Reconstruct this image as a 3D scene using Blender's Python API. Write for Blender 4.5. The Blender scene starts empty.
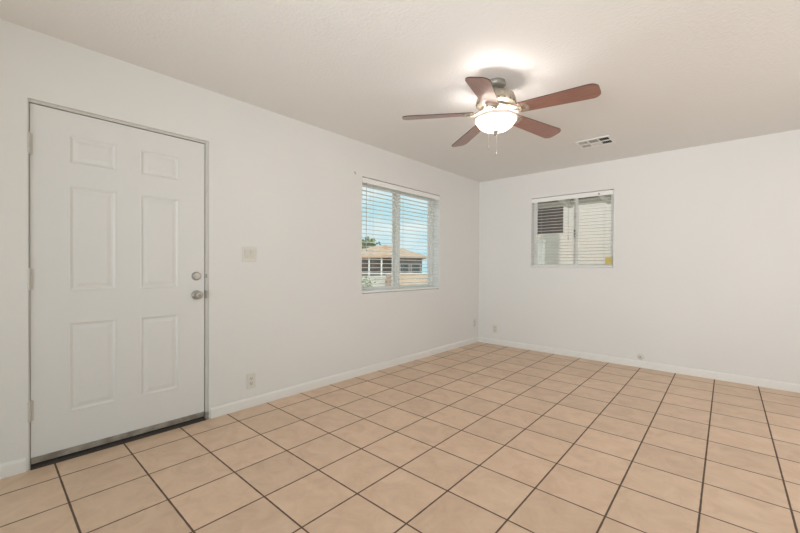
import bpy, bmesh, math, random
from mathutils import Vector, Matrix
random.seed(4)
S = bpy.context.scene
COL = S.collection
PI = math.pi

# ------------------------------------------------------------------ camera
CAM = Vector((2.892, 0.0, 1.1441)); F = 369.76; YAW = 0.7326; PITCH = -0.00917; ROLL = 0.00644
cd = bpy.data.cameras.new('camera'); cam = bpy.data.objects.new('camera', cd); COL.objects.link(cam)
fw = Vector((-math.sin(YAW)*math.cos(PITCH), math.cos(YAW)*math.cos(PITCH), math.sin(PITCH)))
rt = Vector((math.cos(YAW), math.sin(YAW), 0)); up = rt.cross(fw)
r2 = math.cos(ROLL)*rt + math.sin(ROLL)*up; u2 = -math.sin(ROLL)*rt + math.cos(ROLL)*up
cam.matrix_world = Matrix(((r2.x, u2.x, -fw.x, CAM.x), (r2.y, u2.y, -fw.y, CAM.y), (r2.z, u2.z, -fw.z, CAM.z), (0, 0, 0, 1)))
cd.sensor_fit = 'HORIZONTAL'; cd.sensor_width = 36; cd.lens = 36*F/800; cd.shift_y = 3.55/800
cd.clip_start = 0.02; cd.clip_end = 400
S.camera = cam

# ------------------------------------------------------------------ view
S.view_settings.view_transform = 'Standard'; S.view_settings.look = 'None'
S.view_settings.gamma = 1; S.view_settings.use_curve_mapping = False
S.view_settings.exposure = 0.06

# ------------------------------------------------------------------ sky
w = bpy.data.worlds.new('sky'); S.world = w; w.use_nodes = True
nt = w.node_tree; nt.nodes.clear()
o_ = nt.nodes.new('ShaderNodeOutputWorld'); b_ = nt.nodes.new('ShaderNodeBackground')
tc = nt.nodes.new('ShaderNodeTexCoord'); mp = nt.nodes.new('ShaderNodeMapping'); mp.inputs['Scale'].default_value = (1, 1, 3)
nz = nt.nodes.new('ShaderNodeTexNoise'); nz.inputs['Scale'].default_value = 4; nz.inputs['Detail'].default_value = 5
rp = nt.nodes.new('ShaderNodeValToRGB'); rp.color_ramp.elements[0].position = .42; rp.color_ramp.elements[1].position = .62
rp.color_ramp.elements[0].color = (.46, .75, .84, 1); rp.color_ramp.elements[1].color = (.74, .87, .89, 1)
nt.links.new(tc.outputs['Generated'], mp.inputs[0]); nt.links.new(mp.outputs[0], nz.inputs['Vector'])
nt.links.new(nz.outputs['Fac'], rp.inputs[0]); nt.links.new(rp.outputs[0], b_.inputs[0]); nt.links.new(b_.outputs[0], o_.inputs[0])
b_.inputs[1].default_value = 1.12

def light(name, kind, loc, aim, energy, color, **k):
    l = bpy.data.lights.new(name, kind); l.energy = energy; l.color = color
    for a, v in k.items(): setattr(l, a, v)
    o = bpy.data.objects.new(name, l); COL.objects.link(o); o.location = loc
    o.rotation_euler = (Vector(aim)-Vector(loc)).to_track_quat('-Z', 'Y').to_euler()
    return o
# sun stands over the right-hand side of the house, it never reaches the two windows in view
light('sun', 'SUN', (8, -9, 12), (0, 0, 0), 2.0, (1, .93, .82), angle=.01)
# daylight through the wide glazing behind the camera and in the right wall, then one added fill
light('daylight_behind', 'AREA', (2.8, -2.3, .8), (2.2, 3, 2.44), 34, (.93, .955, 1), shape='RECTANGLE', size=2.6, size_y=1.2, spread=math.radians(85))
light('daylight_right', 'AREA', (4.72, 0.9, 1.3), (0, 2.2, 1.6), 4, (.92, .96, 1), shape='RECTANGLE', size=2.2, size_y=1.8)
light('fill_right_deep', 'AREA', (4.72, 3.0, 1.3), (0, 3.0, 1.3), 19, (1, .96, .935), shape='RECTANGLE', size=1.6, size_y=1.6)  # unseen fill lamp added for the far end; the wall is solid here
# soft bounce of the photographer's flash off the ceiling
light('bounce_flash', 'AREA', (2.75, .1, 1.5), (1.7, 1.9, 2.44), 5, (.92, .96, 1), shape='DISK', size=.35, spread=math.radians(120))

# ------------------------------------------------------------------ materials
MATS = {}
def mat(name, col, rough=.6, metal=0, noise=None, bump=None, emit=None, coat=0, spec=None):
    if name in MATS: return MATS[name]
    m = bpy.data.materials.new(name); m.use_nodes = True; n = m.node_tree; p = n.nodes['Principled BSDF']
    p.inputs['Base Color'].default_value = (*col, 1); p.inputs['Roughness'].default_value = rough; p.inputs['Metallic'].default_value = metal
    if spec is not None: p.inputs['Specular IOR Level'].default_value = spec
    if coat: p.inputs['Coat Weight'].default_value = coat; p.inputs['Coat Roughness'].default_value = .15
    t = n.nodes.new('ShaderNodeTexCoord')
    if noise:                      # (scale, other colour, stretch)
        z = n.nodes.new('ShaderNodeTexNoise'); z.inputs['Scale'].default_value = noise[0]; z.inputs['Detail'].default_value = 5
        g = n.nodes.new('ShaderNodeMapping'); g.inputs['Scale'].default_value = noise[2] if len(noise) > 2 else (1, 1, 1)
        x = n.nodes.new('ShaderNodeMix'); x.data_type = 'RGBA'
        x.inputs[6].default_value = (*col, 1); x.inputs[7].default_value = (*noise[1], 1)
        r = n.nodes.new('ShaderNodeMapRange'); r.inputs[1].default_value = .35; r.inputs[2].default_value = .65
        n.links.new(t.outputs['Object'], g.inputs[0]); n.links.new(g.outputs[0], z.inputs['Vector'])
        n.links.new(z.outputs['Fac'], r.inputs[0]); n.links.new(r.outputs[0], x.inputs[0]); n.links.new(x.outputs[2], p.inputs['Base Color'])
    if bump:                       # (scale, strength, distance)
        z = n.nodes.new('ShaderNodeTexNoise'); z.inputs['Scale'].default_value = bump[0]; z.inputs['Detail'].default_value = 3
        q = n.nodes.new('ShaderNodeBump'); q.inputs['Strength'].default_value = bump[1]; q.inputs['Distance'].default_value = bump[2]
        n.links.new(t.outputs['Object'], z.inputs['Vector']); n.links.new(z.outputs['Fac'], q.inputs['Height']); n.links.new(q.outputs[0], p.inputs['Normal'])
    if emit: p.inputs['Emission Color'].default_value = (*emit[0], 1); p.inputs['Emission Strength'].default_value = emit[1]
    MATS[name] = m; return m

WALL = mat('wall_paint', (.80, .79, .765), .62, noise=(1.2, (.785, .775, .75)), bump=(60, .12, .004))
CEIL = mat('ceiling_paint', (.80, .785, .76), .8, bump=(55, .45, .006))
DOORP = mat('door_paint', (.76, .755, .735), .42, bump=(90, .04, .002))
TRIM = mat('trim_paint', (.84, .825, .79), .4)
FRAMEV = mat('window_vinyl', (.87, .86, .82), .4)
SLAT = mat('blind_slat', (.90, .89, .86), .45)
CORD = mat('blind_cord', (.55, .55, .52), .8)
PLATE = mat('switch_plastic', (.72, .70, .63), .35)
PLATEG = mat('switch_plastic_grey', (.68, .66, .59), .4)
DARK = mat('dark_recess', (.03, .028, .025), .8)
STEEL = mat('satin_nickel', (.46, .44, .40), .42, 1)
BRASSY = mat('aged_hinge_paint', (.62, .60, .55), .45, .2)
SWEEP = mat('aluminium_threshold', (.42, .40, .36), .45, .6, noise=(14, (.25, .23, .20), (1, 1, 1)))
RUBBER = mat('black_rubber', (.015, .014, .013), .7)
FANM = mat('antique_cream_metal', (.46, .41, .32), .34, .3, noise=(30, (.28, .24, .18)), bump=(40, .3, .004))
FANG = mat('fan_grey_metal', (.30, .28, .24), .4, .5)
RINGM = mat('pale_ring', (.80, .70, .62), .4)
WOOD = mat('cherry_blade', (.24, .108, .08), .38, noise=(9, (.31, .155, .12), (1, 14, 1)), coat=.6)
EDGE = mat('blade_edge', (.05, .03, .02), .5)
YEL = mat('yellow_tag', (.62, .50, .14), .6)
HOOKM = mat('hook_metal', (.5, .49, .46), .4, .6)

def bowl_mat():
    m = bpy.data.materials.new('frosted_glass_bowl'); m.use_nodes = True; n = m.node_tree; n.nodes.clear()
    o = n.nodes.new('ShaderNodeOutputMaterial'); t = n.nodes.new('ShaderNodeBsdfTranslucent'); t.inputs[0].default_value = (.22, .20, .185, 1)
    g = n.nodes.new('ShaderNodeBsdfGlossy'); g.inputs['Roughness'].default_value = .25; x = n.nodes.new('ShaderNodeMixShader'); x.inputs[0].default_value = .06
    e = n.nodes.new('ShaderNodeEmission'); e.inputs[0].default_value = (1, .84, .70, 1); e.inputs[1].default_value = BOWL_E
    a = n.nodes.new('ShaderNodeAddShader')
    n.links.new(t.outputs[0], x.inputs[1]); n.links.new(g.outputs[0], x.inputs[2]); n.links.new(x.outputs[0], a.inputs[0]); n.links.new(e.outputs[0], a.inputs[1]); n.links.new(a.outputs[0], o.inputs[0])
    return m
BOWL_E = .62
BOWL = bowl_mat()

def floor_mat():
    s, ox, oy, rot = .32461, .20382, .90122, .00868
    m = bpy.data.materials.new('ceramic_floor_tile'); m.use_nodes = True; n = m.node_tree; N = n.nodes; Lk = n.links; p = N['Principled BSDF']
    g = N.new('ShaderNodeNewGeometry'); mp = N.new('ShaderNodeMapping'); mp.vector_type = 'TEXTURE'
    mp.inputs['Location'].default_value = (ox, oy, 0); mp.inputs['Rotation'].default_value = (0, 0, rot); mp.inputs['Scale'].default_value = (s, s, 1)
    Lk.new(g.outputs['Position'], mp.inputs[0])
    nj = N.new('ShaderNodeTexNoise'); nj.inputs['Scale'].default_value = 22; Lk.new(g.outputs['Position'], nj.inputs['Vector'])
    sp = N.new('ShaderNodeSeparateXYZ'); Lk.new(mp.outputs[0], sp.inputs[0])
    def M(op, a, b=None, c=None):
        x = N.new('ShaderNodeMath'); x.operation = op
        for i, v in enumerate((a, b, c)):
            if v is None: continue
            if isinstance(v, (int, float)): x.inputs[i].default_value = v
            else: Lk.new(v, x.inputs[i])
        return x.outputs[0]
    def edge(c):                      # distance to nearest tile joint, in tiles
        f = M('FRACT', c); return M('SUBTRACT', .5, M('ABSOLUTE', M('SUBTRACT', f, .5)))
    jit = M('MULTIPLY', M('SUBTRACT', nj.outputs['Fac'], .5), .008)
    d = M('ADD', M('MINIMUM', edge(sp.outputs[0]), edge(sp.outputs[1])), jit)
    mr = N.new('ShaderNodeMapRange'); mr.interpolation_type = 'SMOOTHSTEP'; Lk.new(d, mr.inputs[0])
    mr.inputs[1].default_value = .0095; mr.inputs[2].default_value = .0165       # 0 = grout, 1 = tile
    cx = N.new('ShaderNodeCombineXYZ'); Lk.new(M('FLOOR', sp.outputs[0]), cx.inputs[0]); Lk.new(M('FLOOR', sp.outputs[1]), cx.inputs[1])
    wn = N.new('ShaderNodeTexWhiteNoise'); wn.noise_dimensions = '2D'; Lk.new(cx.outputs[0], wn.inputs['Vector'])
    ad = N.new('ShaderNodeVectorMath'); ad.operation = 'MULTIPLY_ADD'; Lk.new(wn.outputs['Color'], ad.inputs[0]); ad.inputs[1].default_value = (9, 9, 9); Lk.new(g.outputs['Position'], ad.inputs[2])
    n1 = N.new('ShaderNodeTexNoise'); n1.inputs['Scale'].default_value = 7; n1.inputs['Detail'].default_value = 6; n1.inputs['Roughness'].default_value = .65; n1.inputs['Distortion'].default_value = .8; Lk.new(ad.outputs[0], n1.inputs['Vector'])
    rp = N.new('ShaderNodeValToRGB'); E = rp.color_ramp.elements
    E[0].position = .3; E[0].color = TILE[0]; E[1].position = .72; E[1].color = TILE[2]
    e = E.new(.52); e.color = TILE[1]
    Lk.new(n1.outputs['Fac'], rp.inputs[0])
    hs = N.new('ShaderNodeHueSaturation'); Lk.new(rp.outputs[0], hs.inputs['Color']); Lk.new(M('MULTIPLY_ADD', wn.outputs['Value'], .10, .95), hs.inputs['Value'])
    mx = N.new('ShaderNodeMix'); mx.data_type = 'RGBA'; Lk.new(mr.outputs[0], mx.inputs[0]); mx.inputs[6].default_value = (.125, .078, .052, 1); Lk.new(hs.outputs[0], mx.inputs[7])
    Lk.new(mx.outputs[2], p.inputs['Base Color'])
    Lk.new(M('MULTIPLY_ADD', mr.outputs[0], -.42, .85), p.inputs['Roughness'])
    bp = N.new('ShaderNodeBump'); bp.inputs['Strength'].default_value = .6; bp.inputs['Distance'].default_value = .002
    Lk.new(M('ADD', mr.outputs[0], M('MULTIPLY', n1.outputs['Fac'], .25)), bp.inputs['Height']); Lk.new(bp.outputs[0], p.inputs['Normal'])
    return m
TILE = [(.66, .465, .325, 1), (.74, .54, .385, 1), (.79, .595, .435, 1)]
FLOOR = floor_mat()

def glass_mat():
    m = bpy.data.materials.new('window_glass'); m.use_nodes = True; n = m.node_tree; n.nodes.clear()
    o = n.nodes.new('ShaderNodeOutputMaterial'); t = n.nodes.new('ShaderNodeBsdfTransparent'); g = n.nodes.new('ShaderNodeBsdfGlossy')
    t.inputs[0].default_value = (.97, .965, .96, 1); g.inputs['Roughness'].default_value = .02
    x = n.nodes.new('ShaderNodeMixShader'); x.inputs[0].default_value = .05
    n.links.new(t.outputs[0], x.inputs[1]); n.links.new(g.outputs[0], x.inputs[2]); n.links.new(x.outputs[0], o.inputs[0]); return m
GLASS = glass_mat()

# ------------------------------------------------------------------ mesh helpers
def tag(o, label=None, cat=None, group=None, kind=None):
    if label: o['label'] = label
    if cat: o['category'] = cat
    if group: o['group'] = group
    if kind: o['kind'] = kind
    return o
def empty(name, loc, rz=0, **k):
    o = bpy.data.objects.new(name, None); COL.objects.link(o); o.location = loc; o.rotation_euler = (0, 0, rz); o.empty_display_size = .05
    return tag(o, **k)
def obj(name, bm, m, parent=None, smooth=False, bevel=0, loc=None):
    bmesh.ops.recalc_face_normals(bm, faces=bm.faces)
    me = bpy.data.meshes.new(name); bm.to_mesh(me); bm.free()
    for q in (m if isinstance(m, (list, tuple)) else [m]): me.materials.append(q)
    o = bpy.data.objects.new(name, me); COL.objects.link(o)
    if parent: o.parent = parent
    if loc: o.location = loc
    if smooth:
        for f in me.polygons: f.use_smooth = True
        me.set_sharp_from_angle(angle=math.radians(40))
    if bevel:
        b = o.modifiers.new('bevel', 'BEVEL'); b.width = bevel; b.segments = 2; b.limit_method = 'ANGLE'
    return o
def bx(bm, a, b, mi=0, M=None):
    a, b = Vector(a), Vector(b)
    r = bmesh.ops.create_cube(bm, size=1)['verts']
    for v in r:
        v.co = Vector((a[i]+(v.co[i]+.5)*(b[i]-a[i]) for i in range(3)))
        if M: v.co = M @ v.co
    for f in {f for v in r for f in v.link_faces}: f.material_index = mi
    return bm
def box(a, b): return bx(bmesh.new(), a, b)
def lathe(bm, prof, seg=40, M=None, cap=True):
    rings = []
    for r, z in prof:
        if r < 1e-6: rings.append([bm.verts.new((0, 0, z))])
        else: rings.append([bm.verts.new((r*math.cos(2*PI*i/seg), r*math.sin(2*PI*i/seg), z)) for i in range(seg)])
    for A, B in zip(rings, rings[1:]):
        for i in range(seg):
            j = (i+1) % seg
            if len(A) == 1 and len(B) == 1: continue
            if len(A) == 1: bm.faces.new((A[0], B[i], B[j]))
            elif len(B) == 1: bm.faces.new((A[i], B[0], A[j]))
            else: bm.faces.new((A[i], B[i], B[j], A[j]))
    if cap:
        for R in (rings[0], rings[-1]):
            if len(R) > 2: bm.faces.new(R)
    if M:
        for R in rings:
            for v in R: v.co = M @ v.co
    return bm
def tube(bm, pts, r, seg=8):
    pts = [Vector(p) for p in pts]; prev = None; R = []
    for i, p in enumerate(pts):
        d = (pts[min(i+1, len(pts)-1)]-pts[max(i-1, 0)]).normalized()
        a = d.orthogonal().normalized() if prev is None else (prev-d*prev.dot(d)).normalized(); prev = a; b = d.cross(a)
        R.append([bm.verts.new(p+r*(math.cos(2*PI*k/seg)*a+math.sin(2*PI*k/seg)*b)) for k in range(seg)])
    for A, B in zip(R, R[1:]):
        for k in range(seg): bm.faces.new((A[k], A[(k+1) % seg], B[(k+1) % seg], B[k]))
    bm.faces.new(R[0]); bm.faces.new(R[-1]); return bm
def wall_mesh(axis, pos, thick, u0, u1, z0, z1, holes):
    """solid wall with real openings; axis 'x' = plane x=pos running along y"""
    us = sorted({u0, u1, *[h[i] for h in holes for i in (0, 1)]}); zs = sorted({z0, z1, *[h[i] for h in holes for i in (2, 3)]})
    bm = bmesh.new(); P = lambda u, z, d: (d, u, z) if axis == 'x' else (u, d, z)
    ins = lambda u, z: any(h[0] < u < h[1] and h[2] < z < h[3] for h in holes)
    d0, d1 = pos, pos+thick; nu, nz_ = len(us)-1, len(zs)-1
    solid = [[not ins((us[i]+us[i+1])/2, (zs[j]+zs[j+1])/2) for j in range(nz_)] for i in range(nu)]
    V = {}
    def v(u, z, d):
        k = (round(u, 5), round(z, 5), d)
        if k not in V: V[k] = bm.verts.new(P(u, z, d))
        return V[k]
    s = lambda i, j: 0 <= i < nu and 0 <= j < nz_ and solid[i][j]
    for i in range(nu):
        for j in range(nz_):
            if not s(i, j): continue
            a, b, c, e = us[i], us[i+1], zs[j], zs[j+1]
            for d in (d0, d1): bm.faces.new((v(a, c, d), v(b, c, d), v(b, e, d), v(a, e, d)))
            if not s(i-1, j): bm.faces.new((v(a, c, d0), v(a, e, d0), v(a, e, d1), v(a, c, d1)))
            if not s(i+1, j): bm.faces.new((v(b, c, d0), v(b, e, d0), v(b, e, d1), v(b, c, d1)))
            if not s(i, j-1): bm.faces.new((v(a, c, d0), v(b, c, d0), v(b, c, d1), v(a, c, d1)))
            if not s(i, j+1): bm.faces.new((v(a, e, d0), v(b, e, d0), v(b, e, d1), v(a, e, d1)))
    return bm

# ------------------------------------------------------------------ room shell
D, H, XR, YB = 5.02, 2.44, 4.8, -2.5
DO = (.144, 1.093, 0.0, 2.061)                  # door opening   y0 y1 z0 z1
W1 = (2.615, 3.995, .855, 2.088)                # left window
W2 = (.815, 1.822, 1.15, 2.095)                 # back window    x0 x1 z0 z1
struct = lambda name, bm, m, **k: tag(obj(name, bm, m, **k), kind='structure')
struct('floor', box((-.02, YB, -.1), (XR, D, 0)), FLOOR)
struct('ceiling', box((-.2, YB-.2, H), (XR+.2, D+.2, H+.12)), CEIL)
struct('wall_left', wall_mesh('x', 0, -.16, YB-.16, D+.16, -.1, H, [DO[:2]+(-.1, DO[3]), W1]), WALL)
struct('wall_back', wall_mesh('y', D, .16, 0, XR+.16, -.1, H, [W2]), WALL)
struct('wall_right', wall_mesh('x', XR, .16, YB-.16, D, -.1, H, [(-.3, 2.1, .3, 2.2)]), WALL)
struct('wall_front', wall_mesh('y', YB, -.16, 0, XR, -.1, H, [(.5, 4.1, .3, 2.3)]), WALL)

def base_board(name, a, b, nrm):
    prof = [(0, 0), (.012, 0), (.012, .062), (.009, .071), (.004, .077), (0, .078)]
    a, b, n = Vector(a), Vector(b), Vector(nrm); bm = bmesh.new(); R = []
    for p in (a, b): R.append([bm.verts.new(p+n*x+Vector((0, 0, z+.0005))) for x, z in prof])
    for i in range(len(prof)):
        j = (i+1) % len(prof); bm.faces.new((R[0][i], R[0][j], R[1][j], R[1][i]))
    bm.faces.new(R[0]); bm.faces.new(R[1][::-1]); struct(name, bm, TRIM)
base_board('baseboard_left', (0, 1.105, 0), (0, D, 0), (1, 0, 0))
base_board('baseboard_left', (0, YB, 0), (0, .132, 0), (1, 0, 0))
base_board('baseboard_back', (0.012, D, 0), (XR, D, 0), (0, -1, 0))
base_board('baseboard_right', (XR, YB, 0), (XR, D-.012, 0), (-1, 0, 0))

# ------------------------------------------------------------------ entry door
XF = -.016                                       # door face
bm = bmesh.new()
bx(bm, (-.115, DO[0]+.0005, 0), (-.008, DO[0]+.007, DO[3]-.001)); bx(bm, (-.115, 1.071, 0), (-.008, DO[1]-.0005, DO[3]-.001)); bx(bm, (-.115, DO[0]+.007, 2.043), (-.008, 1.071, DO[3]-.001))
bx(bm, (-.085, DO[0]+.007, 0.03), (XF-.047, .168, 2.043)); bx(bm, (-.085, 1.055, 0.03), (XF-.047, 1.071, 2.043)); bx(bm, (-.085, .168, 2.03), (XF-.047, 1.055, 2.043))
struct('trim_1', bm, mat('door_jamb_paint', (.60, .585, .545), .5))

door = empty('door_1', (XF, .153, .0), kind='structure'); door['label'] = 'white six-panel entry door with nickel knob and deadbolt'
DY0, DY1, DZ0, DZ1 = .1535, 1.0665, .058, 2.0385
PAN = [(y0, y1, z0, z1) for (y0, y1) in ((.315, .541), (.668, .898)) for (z0, z1) in ((.273, .802), (.987, 1.609), (1.738, 1.908))]
def door_leaf():
    bm = bmesh.new()
    ys = sorted({DY0, DY1, *[p[i] for p in PAN for i in (0, 1)]}); zs = sorted({DZ0, DZ1, *[p[i] for p in PAN for i in (2, 3)]})
    V = {}
    def v(y, z, x=0):
        k = (round(x, 5), round(y, 5), round(z, 5))
        if k not in V: V[k] = bm.verts.new((x, y-.153, z))
        return V[k]
    for a, b in zip(ys, ys[1:]):
        for c, d in zip(zs, zs[1:]):
            if any(p[0] <= a and b <= p[1] and p[2] <= c and d <= p[3] for p in PAN): continue
            bm.faces.new((v(a, c), v(b, c), v(b, d), v(a, d)))
    for p in PAN:                                # moulded panel: raised lip, groove, slope up to a raised field
        steps = [(0, 0), (.002, .0015), (.006, .0015), (.018, -.005), (.026, -.005), (.046, -.0005)]
        for (i0, x0), (i1, x1) in zip(steps, steps[1:]):
            A = [v(p[0]+i0, p[2]+i0, x0), v(p[1]-i0, p[2]+i0, x0), v(p[1]-i0, p[3]-i0, x0), v(p[0]+i0, p[3]-i0, x0)]
            B = [v(p[0]+i1, p[2]+i1, x1), v(p[1]-i1, p[2]+i1, x1), v(p[1]-i1, p[3]-i1, x1), v(p[0]+i1, p[3]-i1, x1)]
            for k in range(4): bm.faces.new((A[k], A[(k+1) % 4], B[(k+1) % 4], B[k]))
        bm.faces.new(B)
    bd = [e for e in bm.edges if e.is_boundary]
    r = bmesh.ops.extrude_edge_only(bm, edges=bd); nv = [g for g in r['geom'] if isinstance(g, bmesh.types.BMVert)]
    for q in nv: q.co.x -= .044
    bmesh.ops.holes_fill(bm, edges=[e for e in bm.edges if e.is_boundary], sides=0)
    return bm
obj('door_leaf', door_leaf(), DOORP, door)
# sweep strip along the foot of the leaf
bm = bmesh.new(); bx(bm, (-.040, .002, .024), (.004, .912, .058)); bx(bm, (.0, .002, .050), (.007, .912, .060))
tag(obj('door_sweep', bm, SWEEP, door, bevel=.0015), 'grey metal sweep along the foot of the door')
bm = box((-.03, .004, .015), (.000, .910, .024)); obj('sweep_rubber', bm, RUBBER, door)
def hinge(z0, z1):
    bm = bmesh.new(); n = 5; h = (z1-z0)/n
    for k in range(n): lathe(bm, [(.0075, z0+k*h+.0008), (.0075, z0+(k+1)*h-.0008)], 14, Matrix.Translation((.0115, -.006, 0)))
    lathe(bm, [(.004, z0-.006), (.0052, z0-.003), (.0052, z1+.003), (.003, z1+.008)], 12, Matrix.Translation((.0115, -.006, 0)))
    bx(bm, (.0005, -.004, z0), (.004, .012, z1))
    return bm
for z0, z1 in ((1.757, 1.872), (1.004, 1.118), (.268, .382)):
    tag(obj('hinge', hinge(z0, z1), BRASSY, door, smooth=True), 'painted butt hinge on the left edge of the door')
RX = lambda y, z: Matrix.Translation((0, y-.153, z)) @ Matrix.Rotation(PI/2, 4, 'Y')
bm = lathe(bmesh.new(), [(.031, 0.0002), (.031, .004), (.026, .011), (.022, .012), (.021, .017), (.0, .018)], 36, RX(1.010, 1.066))
bx(bm, (.017, 1.010-.153-.012, 1.0615), (.027, 1.010-.153+.012, 1.0705))
tag(obj('deadbolt', bm, STEEL, door, smooth=True), 'round nickel deadbolt thumbturn above the knob')
kb = lathe(bmesh.new(), [(.033, 0.0002), (.033, .003), (.029, .008), (.015, .012), (.012, .022), (.013, .030), (.022, .036), (.0275, .046), (.0275, .056), (.023, .064), (.012, .067), (0, .067)], 40, RX(1.012, .929))
k_ = tag(obj('door_knob', kb, STEEL, door, smooth=True), 'round nickel door knob')
bm = lathe(bmesh.new(), [(.009, 0.0672), (.009, .069), (0, .069)], 20, RX(1.012, .929)); bx(bm, (.069, 1.012-.153-.0015, .923), (.0715, 1.012-.153+.0015, .935))
obj('lock_button', bm, FANG, k_)
# strike plates and latch marks on the jamb
bm = bmesh.new(); bx(bm, (-.040, 1.0693, .895), (-.0076, 1.0708, .963)); bx(bm, (-.0082, 1.071, .900), (-.0065, 1.084, .958)); bx(bm, (-.0082, 1.071, 1.052), (-.0068, 1.082, 1.082))
tag(struct('trim_2', bm, mat('strike_metal', (.35, .34, .31), .5, .7)), 'latch strike plates on the door jamb')
# threshold
bm = bmesh.new()
R = []
for y in (.1515, 1.0705): R.append([bm.verts.new((x, y, z)) for x, z in ((-.15, .0005), (.010, .0005), (.008, .003), (-.02, .012), (-.07, .015), (-.15, .012))])
for i in range(6): bm.faces.new((R[0][i], R[0][(i+1) % 6], R[1][(i+1) % 6], R[1][i]))
bm.faces.new(R[0]); bm.faces.new(R[1][::-1])
struct('trim_3', bm, mat('dark_threshold', (.06, .05, .042), .6))
bm = box((-.012, 1.0715, .001), (.006, 1.0925, .055)); struct('trim_4', bm, mat('jamb_foot_rust', (.22, .18, .15), .7, noise=(60, (.40, .37, .33))), bevel=.003)

# ------------------------------------------------------------------ windows
def slider_window(name, M, w, h, depth, split, label, latch=False, fr=.035, st=.025, meet=.05):
    """local frame: x along the wall, y outwards, z up; origin = lower left corner of the opening on the room side"""
    r = empty(name, (0, 0, 0), kind='structure'); r.matrix_world = M; r['label'] = label
    y0, y1 = depth, depth+.05
    bm = bmesh.new(); e = .0008
    bx(bm, (e, y0, e), (w-e, y1-.001, fr)); bx(bm, (e, y0, h-fr), (w-e, y1-.001, h-e)); bx(bm, (e, y0, fr), (fr, y1-.001, h-fr)); bx(bm, (w-fr, y0, fr), (w-e, y1-.001, h-fr))
    obj('window_frame', bm, FRAMEV, r, bevel=.002)
    def sash(x0, x1, ya, yb, sl, sx, sr):
        bm = bmesh.new(); z0, z1 = fr+.001, h-fr-.001
        bx(bm, (x0, ya, z0), (x1, yb, z0+sr)); bx(bm, (x0, ya, z1-sr), (x1, yb, z1)); bx(bm, (x0, ya, z0+sr), (x0+sl, yb, z1-sr)); bx(bm, (x1-sx, ya, z0+sr), (x1, yb, z1-sr))
        s = obj('sash', bm, FRAMEV, r, bevel=.002)
        g = (ya+yb)/2; obj('pane', box((x0+sl-.004, g-.002, z0+sr-.004), (x1-sx+.004, g+.002, z1-sr+.004)), GLASS, s)
        return s
    a = sash(fr+.001, split+meet, y0+.004, y0+.024, st, meet, st)
    b = sash(split-meet, w-fr-.001, y0+.026, y0+.046, meet, st+.012, st)
    if latch:
        bm = bmesh.new(); bx(bm, (split-.018, y0-.008, h*.42), (split-.004, y0+.0035, h*.52)); bx(bm, (split-.015, y0-.016, h*.43), (split-.007, y0-.008, h*.48))
        tag(obj('latch', bm, DARK, r, bevel=.002), 'dark window latch on the meeting stile')
    return r
M1 = Matrix(((0, -1, 0, 0), (1, 0, 0, W1[0]), (0, 0, 1, W1[2]), (0, 0, 0, 1)))      # x->+y, y->-x
M2 = Matrix.Translation((W2[0], D, W2[2]))
slider_window('window_1', M1, W1[1]-W1[0], W1[3]-W1[2], .105, .665, 'two-pane sliding window in the left wall looking out to a house')
slider_window('window_2', M2, W2[1]-W2[0], W2[3]-W2[2], .09, .548, 'two-pane sliding window in the back wall onto the patio', latch=True, fr=.022, st=.020, meet=.028)

def blinds(M, w, h, pitch, tilt, label, wand_x, ladders, inset=.004, screw=None):
    r = empty('window_blinds', (0, 0, 0), label=label, cat='blinds'); r.matrix_world = M
    a, b = inset, w-inset; top = h-.006
    bm = bmesh.new(); bx(bm, (a, .004, top-.045), (b, .052, top)); obj('headrail', bm, SLAT, r, bevel=.002)
    v = obj('valance', box((a-.001, .0005, top-.056), (b+.001, .0035, top-.002)), SLAT, r)
    for xx in (a+.01, b-.022): tag(obj('bracket', box((xx, -.0015, top-.003), (xx+.012, .010, top+.003)), mat('bracket_metal', (.12, .11, .10), .5, .5), r), 'dark metal end bracket')
    z = top-.085; n = 0
    C = Matrix.Rotation(tilt, 4, 'X'); proto = None
    while z > .055:
        if proto is None:
            bm = bmesh.new(); R = []
            W = .025
            pf = [(-W, -.0005), (-W*.5, .0022), (0, .0030), (W*.5, .0022), (W, -.0005)]
            pf = pf + [(y, q-.0028) for y, q in pf[::-1]]
            for xx in (a+.002, b-.002): R.append([bm.verts.new(C @ Vector((xx, y, q))) for y, q in pf])
            k = len(pf)
            for i in range(k): bm.faces.new((R[0][i], R[0][(i+1) % k], R[1][(i+1) % k], R[1][i]))
            bm.faces.new(R[0]); bm.faces.new(R[1][::-1])
            proto = obj('slat', bm, SLAT, r); s = proto
        else:
            s = proto.copy(); COL.objects.link(s); s.parent = r
        s.location = (0, .030, z); z -= pitch; n += 1
    last = z+pitch
    bm = box((a+.001, .008, .006), (b-.001, .052, .026)); obj('bottom_rail', bm, SLAT, r, bevel=.003)
    for x in ladders:
        bm = bmesh.new()
        for y in (.0045, .0555): tube(bm, [(x, y, .02), (x, y, top-.04)], .0009, 6)
        tube(bm, [(x+.012, .030, .02), (x+.012, .030, top-.04)], .0009, 6)
        tag(obj('ladder_cord', bm, CORD, r), 'thin ladder cord')
    bm = bmesh.new(); tube(bm, [(wand_x, -.006, top-.05), (wand_x, -.008, h*.38)], .0035, 8); lathe(bm, [(.003, 0), (.006, .01), (.0055, .05), (.003, .055)], 10, Matrix.Translation((wand_x, -.008, h*.36)))
    obj('tilt_wand', bm, mat('clear_wand', (.50, .51, .50), .3), r, smooth=True)
    if screw: obj('screw', lathe(bmesh.new(), [(.0, -.004), (.008, -.003), (.008, .0004)], 14, Matrix.Translation((screw[0], 0, screw[1])) @ Matrix.Rotation(-PI/2, 4, 'X')), DARK, r)
    return r
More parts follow.
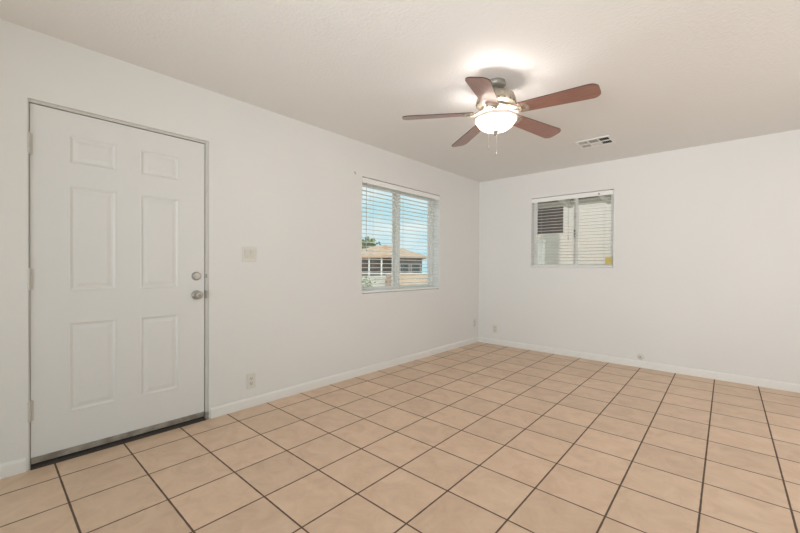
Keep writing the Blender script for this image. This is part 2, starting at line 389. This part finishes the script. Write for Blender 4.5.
blinds(M1, W1[1]-W1[0], W1[3]-W1[2], .0455, math.radians(4), 'open white horizontal slat blinds in the left wall window with blue sky behind', .055, (.17, .66, 1.2))
blinds(M2, W2[1]-W2[0], W2[3]-W2[2], .0405, math.radians(7), 'white slat blinds in the smaller window of the far wall with patio behind', .49, (.12, .545, .9), screw=(.845, .905))
# yellow tag on the far blind
bm = box((0, 0, 0), (.072, .0012, .085)); t = tag(obj('yellow_tag', bm, YEL, loc=(1.738, D-.0022, 1.19)), 'small square yellow tag at the lower right corner of the far window blinds', 'tag')

# ------------------------------------------------------------------ electrical plates
def plate(M, w, h, kind, label, cat, name):
    r = empty(name, (0, 0, 0), label=label, cat=cat); r.matrix_world = M      # local x right, z up, -y into the room
    obj('cover_plate', box((-w/2, -.006, -h/2), (w/2, -.0004, h/2)), PLATE, r, bevel=.0025)
    if kind == 'rockers':
        for x in (-.025, .025):
            bm = bmesh.new(); vs = [bm.verts.new(c) for c in ((x-.0165, -.006, -.033), (x+.0165, -.006, -.033), (x+.0165, -.006, .033), (x-.0165, -.006, .033), (x-.0165, -.007, -.033), (x+.0165, -.007, -.033), (x+.0165, -.012, .033), (x-.0165, -.012, .033))]
            for q in ((0, 1, 2, 3), (4, 5, 6, 7), (0, 1, 5, 4), (1, 2, 6, 5), (2, 3, 7, 6), (3, 0, 4, 7)): bm.faces.new([vs[i] for i in q])
            obj('rocker', bm, PLATEG, r)
    if kind == 'outlet':
        for z in (-.020, .020):
            s = obj('socket', lathe(bmesh.new(), [(.0168, -.006), (.0168, -.0085), (.015, -.009), (0, -.009)], 24, Matrix.Translation((0, 0, z)) @ Matrix(((1, 0, 0, 0), (0, 0, 1, 0), (0, 1, 0, 0), (0, 0, 0, 1)))), PLATEG, r)
            bm = bmesh.new()
            for x, q in ((-.006, .009), (.006, .007)): bx(bm, (x-.0015, -.0096, z-.001), (x+.0015, -.0089, z+q))
            lathe(bm, [(.0026, 0), (.0026, .0008)], 10, Matrix.Translation((0, -.0089, z-.008)) @ Matrix.Rotation(PI/2, 4, 'X'))
            obj('slot', bm, DARK, s)
    return r
def on_left(y, z): return Matrix(((0, -1, 0, 0), (1, 0, 0, y), (0, 0, 1, z), (0, 0, 0, 1)))
plate(on_left(1.400, 1.236), .117, .118, 'rockers', 'square white double rocker light switch on the left wall beside the door', 'light switch', 'light_switch')
plate(on_left(1.418, .212), .074, .122, 'outlet', 'white wall outlet low on the left wall below the light switch', 'outlet', 'wall_outlet')
plate(on_left(4.905, .297), .070, .115, 'outlet', 'small outlet on the left wall right beside the far room corner', 'outlet', 'wall_outlet')
plate(Matrix.Translation((.281, D, .228)), .072, .120, 'outlet', 'white outlet on the far wall just right of the room corner', 'outlet', 'wall_outlet')
RY = Matrix(((1, 0, 0, 0), (0, 0, -1, 0), (0, 1, 0, 0), (0, 0, 0, 1)))                 # z axis -> -y
jk = empty('cable_jack', (2.115, D, .125), label='round white cable jack just above the baseboard of the far wall', cat='jack')
obj('round_plate', lathe(bmesh.new(), [(.034, .0004), (.034, .003), (.030, .006), (.0, .007)], 32, RY), PLATEG, jk, smooth=True)
obj('connector', lathe(bmesh.new(), [(.010, .006), (.010, .012), (.006, .013), (.006, .024), (0, .024)], 18, RY), STEEL, jk, smooth=True)
hk = bmesh.new(); tube(hk, [(.0005, 0, .012), (.008, 0, .012), (.016, 0, .004), (.016, 0, -.006), (.010, 0, -.012), (.006, 0, -.008)], .0022, 8); lathe(hk, [(.007, .0005), (.006, .003), (0, .004)], 14, Matrix.Translation((0, 0, .012)) @ Matrix.Rotation(PI/2, 4, 'Y'))
tag(obj('wall_hook', hk, HOOKM, loc=(0, 2.51, 2.097), smooth=True), 'tiny metal hook on the left wall just above and left of the window', 'hook')

# ------------------------------------------------------------------ ceiling vent
vt = empty('ceiling_vent', (1.835, 4.175, H), .0, label='white square ceiling air vent with six louvred cells', cat='vent')
VW, VH = .345, .275
bm = bmesh.new(); z0, z1 = -.010, -.0004
cols = [-.150, -.056, -.044, .044, .056, .150]; rows = [-.112, -.006, .006, .112]
bx(bm, (-VW/2, -VH/2, z0), (-.150, VH/2, z1)); bx(bm, (.150, -VH/2, z0), (VW/2, VH/2, z1))
bx(bm, (-.150, -VH/2, z0), (.150, -.112, z1)); bx(bm, (-.150, .112, z0), (.150, VH/2, z1))
for c in ((-.056, -.044), (.044, .056)): bx(bm, (c[0], -.112, z0), (c[1], .112, z1))
bx(bm, (-.150, -.006, z0), (.150, .006, z1))
obj('vent_frame', bm, TRIM, vt, bevel=.002)
obj('vent_duct_shade', box((-.150, -.112, -.0012), (.150, .112, -.0004)), DARK, vt)  # flat near-black sheet, the shade inside the duct put in as colour
LV = mat('louvre_paint', (.62, .59, .54), .5)
for ci, (x0, x1) in enumerate(((-.150, -.056), (-.044, .044), (.056, .150))):
    for ri, (y0, y1) in enumerate(((-.112, -.006), (.006, .112))):
        bm = bmesh.new(); n = 6; ang = (-.8 if ci == 0 else .95); alongy = ci != 1
        L0, L1 = (x0, x1) if alongy else (y0, y1)
        for k in range(n):
            c = L0+(k+.5)*(L1-L0)/n; a = ang if alongy else (.9 if ri == 0 else -.75)
            if alongy: Mx = Matrix.Translation((c, 0, -.0055)) @ Matrix.Rotation(a, 4, 'Y'); bx(bm, (-.0045, y0+.0005, -.0005), (.0045, y1-.0005, .0005), M=Mx)
            else: Mx = Matrix.Translation((0, c, -.0055)) @ Matrix.Rotation(a, 4, 'X'); bx(bm, (x0+.0005, -.0045, -.0005), (x1-.0005, .0045, .0005), M=Mx)
        obj('louvre', bm, LV, vt)
vt.location.x = 1.826; vt.scale.x = .93

# ------------------------------------------------------------------ ceiling fan
FX, FY = 1.647, 2.376
fan = empty('ceiling_fan', (FX, FY, H), label='five-blade cherry wood ceiling fan with lit frosted glass bowl', cat='ceiling fan')
zz = lambda p: [(r, z-H) for r, z in p]
obj('canopy', lathe(bmesh.new(), zz([(.064, H-.0005), (.066, 2.432), (.066, 2.415), (.058, 2.404), (.040, 2.397), (.026, 2.394)]), 40), FANG, fan, smooth=True)
obj('neck', lathe(bmesh.new(), zz([(.022, 2.396), (.022, 2.358), (.040, 2.349)]), 30), FANG, fan, smooth=True)
obj('motor_housing', lathe(bmesh.new(), zz([(.040, 2.350), (.085, 2.348), (.114, 2.342), (.126, 2.333), (.123, 2.329), (.131, 2.323), (.134, 2.312), (.132, 2.300), (.137, 2.295), (.138, 2.289), (.131, 2.276), (.110, 2.266), (.085, 2.262)]), 56), FANM, fan, smooth=True)
for k in range(20):                                             # decorative vents round the lower housing
    o = obj('housing_vent', box((-.004, -.006, -.006), (.004, .006, .006)), mat('vent_bronze', (.16, .13, .10), .5, .4), fan, bevel=.002) if k == 0 else o.copy()
    if k: COL.objects.link(o); o.parent = fan
    o.matrix_basis = Matrix.Rotation(2*PI*k/20, 4, 'Z') @ Matrix.Translation((.132, 0, 2.281-H)) @ Matrix.Rotation(.5, 4, 'Y')
obj('flywheel', lathe(bmesh.new(), zz([(.085, 2.263), (.098, 2.258), (.100, 2.245), (.092, 2.236), (.070, 2.232)]), 48), FANM, fan, smooth=True)
obj('switch_housing', lathe(bmesh.new(), zz([(.070, 2.233), (.062, 2.226), (.060, 2.205), (.066, 2.200), (.064, 2.194), (.030, 2.192)]), 40), FANM, fan, smooth=True)
def blade_mesh():
    bm = bmesh.new(); out = []
    r0, r1 = .165, .655
    for i in range(0, 13): 
        t = i/12; x = r0+t*(r1-r0-.05); hw = .054+.017*t; out.append((x, hw))
    tip = [(r1-.05+.05*math.sin(a), .071*(1-(1-math.cos(a))**1.0*.62)) for a in [PI/2*k/6 for k in range(1, 7)]]
    up_ = out+tip
    ring = [(r0-.006, .045)]+up_; pts = ring+[(x, -y) for x, y in ring[::-1]]
    T = [bm.verts.new((x, y, .003)) for x, y in pts]; B = [bm.verts.new((x, y, -.003)) for x, y in pts]
    bm.faces.new(T); bm.faces.new(B[::-1])
    for i in range(len(pts)):
        f = bm.faces.new((T[i], T[(i+1) % len(pts)], B[(i+1) % len(pts)], B[i])); f.material_index = 1
    return bm
def iron_mesh():
    bm = bmesh.new()
    # flat bracket plate with a slot, swept arms curving in to the flywheel
    def ringplate(outer, inner, z0, z1):
        n = len(outer); V = [[bm.verts.new((x, y, z)) for x, y in P] for z in (z0, z1) for P in (outer, inner)]
        for k in range(n):
            j = (k+1) % n
            bm.faces.new((V[0][k], V[0][j], V[1][j], V[1][k])); bm.faces.new((V[2][k], V[2][j], V[3][j], V[3][k]))
            bm.faces.new((V[0][k], V[0][j], V[2][j], V[2][k])); bm.faces.new((V[1][k], V[1][j], V[3][j], V[3][k]))
    def ell(cx, a, b, p=2.6, n=32):
        o = []
        for k in range(n):
            t = 2*PI*k/n; c, s = math.cos(t), math.sin(t); o.append((cx+a*math.copysign(abs(c)**(2/p), c), b*math.copysign(abs(s)**(2/p), s)))
        return o
    ringplate(ell(.197, .036, .044), ell(.197, .013, .024, 4), -.0085, -.0032)
    for s in (-1, 1):
        for pts in ([(.085, s*.018, .018), (.105, s*.034, .012), (.130, s*.038, .000), (.155, s*.028, -.008), (.180, s*.022, -.009)],
                    [(.090, s*.010, .012), (.118, s*.006, .002), (.145, s*.018, -.008), (.170, s*.030, -.009)]):
            q = []
            for A, B in zip(pts, pts[1:]):
                for k in range(4): q.append(Vector(A).lerp(Vector(B), k/4))
            q.append(Vector(pts[-1])); tube(bm, q, .0062, 8)
    bmesh.ops.create_uvsphere(bm, u_segments=12, v_segments=8, radius=.012, matrix=Matrix.Translation((.124, 0, -.002)))
    for y in (-.030, .030): bmesh.ops.create_uvsphere(bm, u_segments=10, v_segments=6, radius=.0045, matrix=Matrix.Translation((.200, y, -.0088)))
    return bm
pb = pi_ = None
for k, (a, droop) in enumerate(((3.0, 2.6), (73.0, 2.6), (147.2, 2.6), (218.6, 2.3), (288.3, 5.2))):
    DR = math.radians(droop)
    R = Matrix.Translation((0, 0, 2.226-H)) @ Matrix.Rotation(math.radians(a), 4, 'Z') @ Matrix.Rotation(DR, 4, 'Y') @ Matrix.Rotation(math.radians(-12), 4, 'X')
    Ri = Matrix.Translation((0, 0, 2.226-H)) @ Matrix.Rotation(math.radians(a), 4, 'Z') @ Matrix.Rotation(DR, 4, 'Y') @ Matrix.Rotation(math.radians(-10), 4, 'X')
    if pb is None: pb = b = obj('fan_blade', blade_mesh(), [WOOD, EDGE], fan); pi_ = i_ = obj('blade_iron', iron_mesh(), FANM, fan, smooth=True)
    else:
        b = pb.copy(); i_ = pi_.copy()
        for q in (b, i_): COL.objects.link(q); q.parent = fan
    b.matrix_basis = R; i_.matrix_basis = R
obj('light_ring', lathe(bmesh.new(), zz([(.134, 2.192), (.146, 2.190), (.151, 2.182), (.150, 2.174), (.143, 2.170), (.139, 2.174), (.137, 2.184), (.133, 2.188), (.134, 2.192)]), 56, cap=False), RINGM, fan, smooth=True)
for k in range(3):                                              # arms from the fitter to the rim
    bm = bmesh.new(); tube(bm, [(.050, 0, 2.198-H), (.090, 0, 2.200-H), (.136, 0, 2.189-H)], .005, 8)
    obj('rim_arm', bm, FANM, fan, smooth=True).matrix_basis = Matrix.Rotation(2*PI*k/3+.4, 4, 'Z')
obj('glass_bowl', lathe(bmesh.new(), zz([(.1375, 2.178), (.136, 2.168), (.128, 2.150), (.112, 2.130), (.088, 2.113), (.055, 2.101), (.022, 2.096), (0, 2.095)]), 56, cap=False), BOWL, fan, smooth=True)
obj('finial', lathe(bmesh.new(), zz([(.020, 2.0962), (.021, 2.091), (.012, 2.086), (.008, 2.078), (.010, 2.073), (.005, 2.066), (0, 2.064)]), 24), FANG, fan, smooth=True)
for x, y, zb in ((.006, .0, 1.945), (-.030, -.045, 1.985)):
    z_top = 2.068 if x > 0 else 2.106
    bm = bmesh.new(); z = z_top-H
    while z > zb-H: bmesh.ops.create_icosphere(bm, subdivisions=1, radius=.0019, matrix=Matrix.Translation((x, y, z))); z -= .0046
    lathe(bm, [(0, zb-H-.022), (.004, zb-H-.018), (.005, zb-H-.006), (.002, zb-H)], 12, Matrix.Translation((x, y, 0)))
    obj('pull_chain', bm, STEEL, fan)
# the bulbs above the bowl, throwing light up on to the motor and the ceiling
for bx0, by0 in ((.080, -.030), (-.066, -.054), (-.014, .084)):
    light('fan_bulb', 'POINT', (FX+bx0, FY+by0, 2.156), (FX, FY, 0), 5.6, (1, .92, .88), shadow_soft_size=.035)

# ------------------------------------------------------------------ outside, beyond the left window
FH = Vector((-math.sin(YAW), math.cos(YAW), 0)); RH = Vector((math.cos(YAW), math.sin(YAW), 0))
def out(px, d, z=0): p = CAM + d*(FH + (px-400)/F*RH); return Vector((p.x, p.y, z))
GZ = -.55
DIRT = mat('sunny_dirt', (.58, .47, .36), .95, noise=(1.5, (.50, .42, .33)))
struct('ground', box((-70, -25, GZ-.1), (25, 70, GZ)), DIRT)
struct('house_footing', box((-.16, YB-.16, GZ), (XR+.16, D+.16, -.101)), mat('footing_concrete', (.5, .47, .42), .9))
ROOF = mat('tan_shingles', (.66, .46, .34), .9, noise=(3, (.56, .39, .28)))
WHITE = mat('white_exterior_paint', (.82, .82, .78), .6)
DWALL = mat('dark_brown_wall', (.24, .21, .19), .8, noise=(2, (.18, .16, .15)))  # dark brown wall, tone varied by noise
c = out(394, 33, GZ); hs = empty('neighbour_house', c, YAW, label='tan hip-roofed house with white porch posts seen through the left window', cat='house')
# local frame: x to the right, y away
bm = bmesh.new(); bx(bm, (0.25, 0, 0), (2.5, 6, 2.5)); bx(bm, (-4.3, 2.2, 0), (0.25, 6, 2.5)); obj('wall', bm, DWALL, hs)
def hip(x0, x1, y0, y1, z0, z1, th=.14, inset=None):
    bm = bmesh.new(); k = inset or (y1-y0)/2
    e = [bm.verts.new(c) for c in ((x0, y0, z0), (x1, y0, z0), (x1, y1, z0), (x0, y1, z0))]; g = [bm.verts.new(c) for c in ((x0, y0, z0-th), (x1, y0, z0-th), (x1, y1, z0-th), (x0, y1, z0-th))]
    a = bm.verts.new((x0+k, (y0+y1)/2, z1)); b = bm.verts.new((x1-k, (y0+y1)/2, z1))
    for f in ((e[0], e[1], b, a), (e[1], e[2], b), (e[2], e[3], a, b), (e[3], e[0], a), tuple(g)): bm.faces.new(f)
    for i in range(4): bm.faces.new((e[i], e[(i+1) % 4], g[(i+1) % 4], g[i]))
    return bm
obj('roof', hip(-5.0, 3.0, -.6, 6.4, 2.62, 3.75, inset=3.3), ROOF, hs)
obj('roof_vent', box((-1.0, 1.6, 3.2), (-.7, 2.0, 3.72)), ROOF, hs)
for x in (-3.9, -2.2, -1.1, .1): obj('porch_post', box((x-.07, -.35, 0), (x+.07, -.21, 2.49)), WHITE, hs)
rl = bmesh.new(); bx(rl, (-4.2, -.32, .62), (.1, -.24, .72)); bx(rl, (-4.2, -.32, 1.02), (.1, -.24, 1.12)); obj('porch_rail', rl, WHITE, hs)
for x in (.6, 1.6):
    f = obj('window', box((x-.05, -.05, .95), (x+.75, -.002, 2.0)), mat('grey_window_frame', (.45, .46, .45), .5), hs); obj('pane', box((x, -.062, 1.0), (x+.70, -.052, 1.95)), mat('dark_house_glass', (.06, .08, .09), .1), f)
def yard_wall(px0, px1, d, h, th, m, name, label, cat, caps=True):
    a, b = out(px0, d, GZ), out(px1, d, GZ); r = empty(name, a, YAW, label=label, cat=cat); L = (b-a).length
    obj('wall_body', box((0, 0, 0), (L, th, h)), m, r)
    if caps: obj('wall_cap', box((-.03, -.03, h), (L+.03, th+.03, h+.07)), WHITE, r)
    return r
BLOCK = mat('pale_painted_block', (.70, .69, .62), .9, noise=(2, (.62, .61, .55)))
yard_wall(352, 385.5, 24, 1.0, .2, BLOCK, 'yard_wall', 'low pale painted block wall across the street left of the brick pillar', 'wall')
BR = mat('brick_pillar', (.48, .33, .24), .9, noise=(6, (.36, .25, .19)))
p = out(386.5, 23.5, GZ); r = empty('brick_pillar', p, YAW, label='short brown brick pillar at the end of the pale wall outside the left window', cat='pillar')
obj('pillar_shaft', box((0, 0, 0), (.30, .3, 1.2)), BR, r); obj('pillar_cap', box((-.04, -.04, 1.2), (.34, .34, 1.28)), WHITE, r)
yard_wall(397, 428, 24, 1.22, .2, mat('tan_block', (.74, .58, .45), .9, noise=(2, (.66, .52, .40))), 'yard_wall', 'low tan block wall across the street right of the window mullion', 'wall')
LEAF = mat('tree_leaves', (.16, .24, .09), .8, noise=(3, (.24, .32, .12)))
def tree(px, d, h, rad, label, name='leafy_tree'):
    r = empty(name, out(px, d, GZ), 0, label=label, cat='tree')
    obj('trunk', lathe(bmesh.new(), [(.16, 0), (.12, h*.5), (.05, h*.8)], 10), mat('bark', (.2, .15, .1), .9), r, smooth=True)
    bm = bmesh.new(); rnd = random.Random(px)
    for k in range(260):
        v = Vector((rnd.gauss(0, 1), rnd.gauss(0, 1), rnd.gauss(0, 1))).normalized()*rad*(rnd.random()**.4); v.z = v.z*.75+h*.8
        q = rad*.16; M = Matrix.Translation(v) @ Matrix.Rotation(rnd.random()*6, 4, Vector((rnd.random(), rnd.random(), rnd.random()+.1)))
        vs = [bm.verts.new(M @ Vector(c)) for c in ((-q, 0, 0), (0, -q*.6, q*.2), (q, 0, 0), (0, q*.6, q*.2))]; bm.faces.new(vs)
    obj('crown', bm, LEAF, r)
tree(368, 42, 4.6, 1.7, 'green tree beside the roof at the left edge of the left window')
bm = bmesh.new(); rnd = random.Random(9)
for k in range(160):
    v = Vector((rnd.gauss(0, .30), rnd.gauss(0, .25), abs(rnd.gauss(.45, .3)))); q = .09; M = Matrix.Translation(v) @ Matrix.Rotation(rnd.random()*6, 4, Vector((rnd.random(), rnd.random(), 1)))
    bm.faces.new([bm.verts.new(M @ Vector(c)) for c in ((-q, 0, 0), (0, -q*.6, q*.3), (q, 0, 0), (0, q*.6, q*.3))])
tag(obj('shrub', bm, LEAF, loc=out(364.5, 22, GZ)), 'small green shrub in front of the pale wall outside the left window', 'shrub')

# ------------------------------------------------------------------ outside, the patio behind the far window
STUC = mat('beige_stucco', (.86, .76, .68), .9, bump=(40, .3, .01))
BEAM = mat('cream_patio_paint', (.80, .77, .71), .6)
struct('patio_slab', box((-1.5, D+.16, GZ), (6, 11, -.04)), mat('patio_concrete', (.62, .58, .52), .9))
r = empty('patio_cover', (0, D+.16, -.04), 0, label='cream patio cover with sloping rafters seen through the far window', cat='patio cover')
def sloped(x0, x1, zb, t, m, name):
    bm = bmesh.new(); L = 2.9; dz = .30
    V = [bm.verts.new((x, y, z+zb-dz*(y/L))) for x in (x0, x1) for y in (0.002, L) for z in (0, t)]
    for q in ((0, 1, 3, 2), (4, 5, 7, 6), (0, 1, 5, 4), (2, 3, 7, 6), (0, 2, 6, 4), (1, 3, 7, 5)): bm.faces.new([V[i] for i in q])
    return obj(name, bm, m, r)
sloped(-1.2, 4.5, 2.86, .03, mat('tan_deck_boards', (.50, .42, .36), .8), 'cover_deck')
for k in range(8): sloped(-1.1+k*.72, -1.01+k*.72, 2.72, .139, BEAM, 'rafter')
obj('header_beam', box((-1.2, 2.75, 2.46), (4.5, 2.87, 2.565)), BEAM, r)
obj('cover_post', box((-.52, 2.75, 0), (-.40, 2.87, 2.46)), BEAM, r)
obj('cover_post', box((4.2, 2.75, 0), (4.32, 2.87, 2.46)), BEAM, r)
sh = empty('stucco_shed', (-.45, 9.9, -.04), 0, label='beige stucco outbuilding behind the patio in the far window', cat='shed')
obj('wall', box((0, 0, 0), (6, .8, 3.6)), STUC, sh)
dk = empty('wooden_shade', (-3.25, 8.12, -.04), 0, label='dark brown wooden shade screen at the left edge of the far window', cat='screen')
obj('screen_panel', box((0, 0, 1.93), (3.45, .06, 2.9)), mat('dark_brown_boards', (.22, .17, .16), .8, noise=(5, (.16, .12, .115), (1, 1, 8))), dk)
obj('screen_post', box((.1, -.12, 0), (.24, -.002, 2.9)), BEAM, dk)
bw = empty('garden_wall', (-5.0, 11.2, GZ), 0, label='tall pale block wall behind the patio', cat='wall')
obj('wall_body', box((0, 0, 0), (10, .2, 3.6)), STUC, bw)

wp = empty('garden_post', (-1.02, 9.75, -.04), 0, label='white sunlit post at the lower left of the far window', cat='post')
obj('post_shaft', box((0, 0, 0), (.185, .185, 1.86)), WHITE, wp); obj('post_cap', box((-.012, -.012, 1.86), (.197, .197, 1.93)), WHITE, wp)
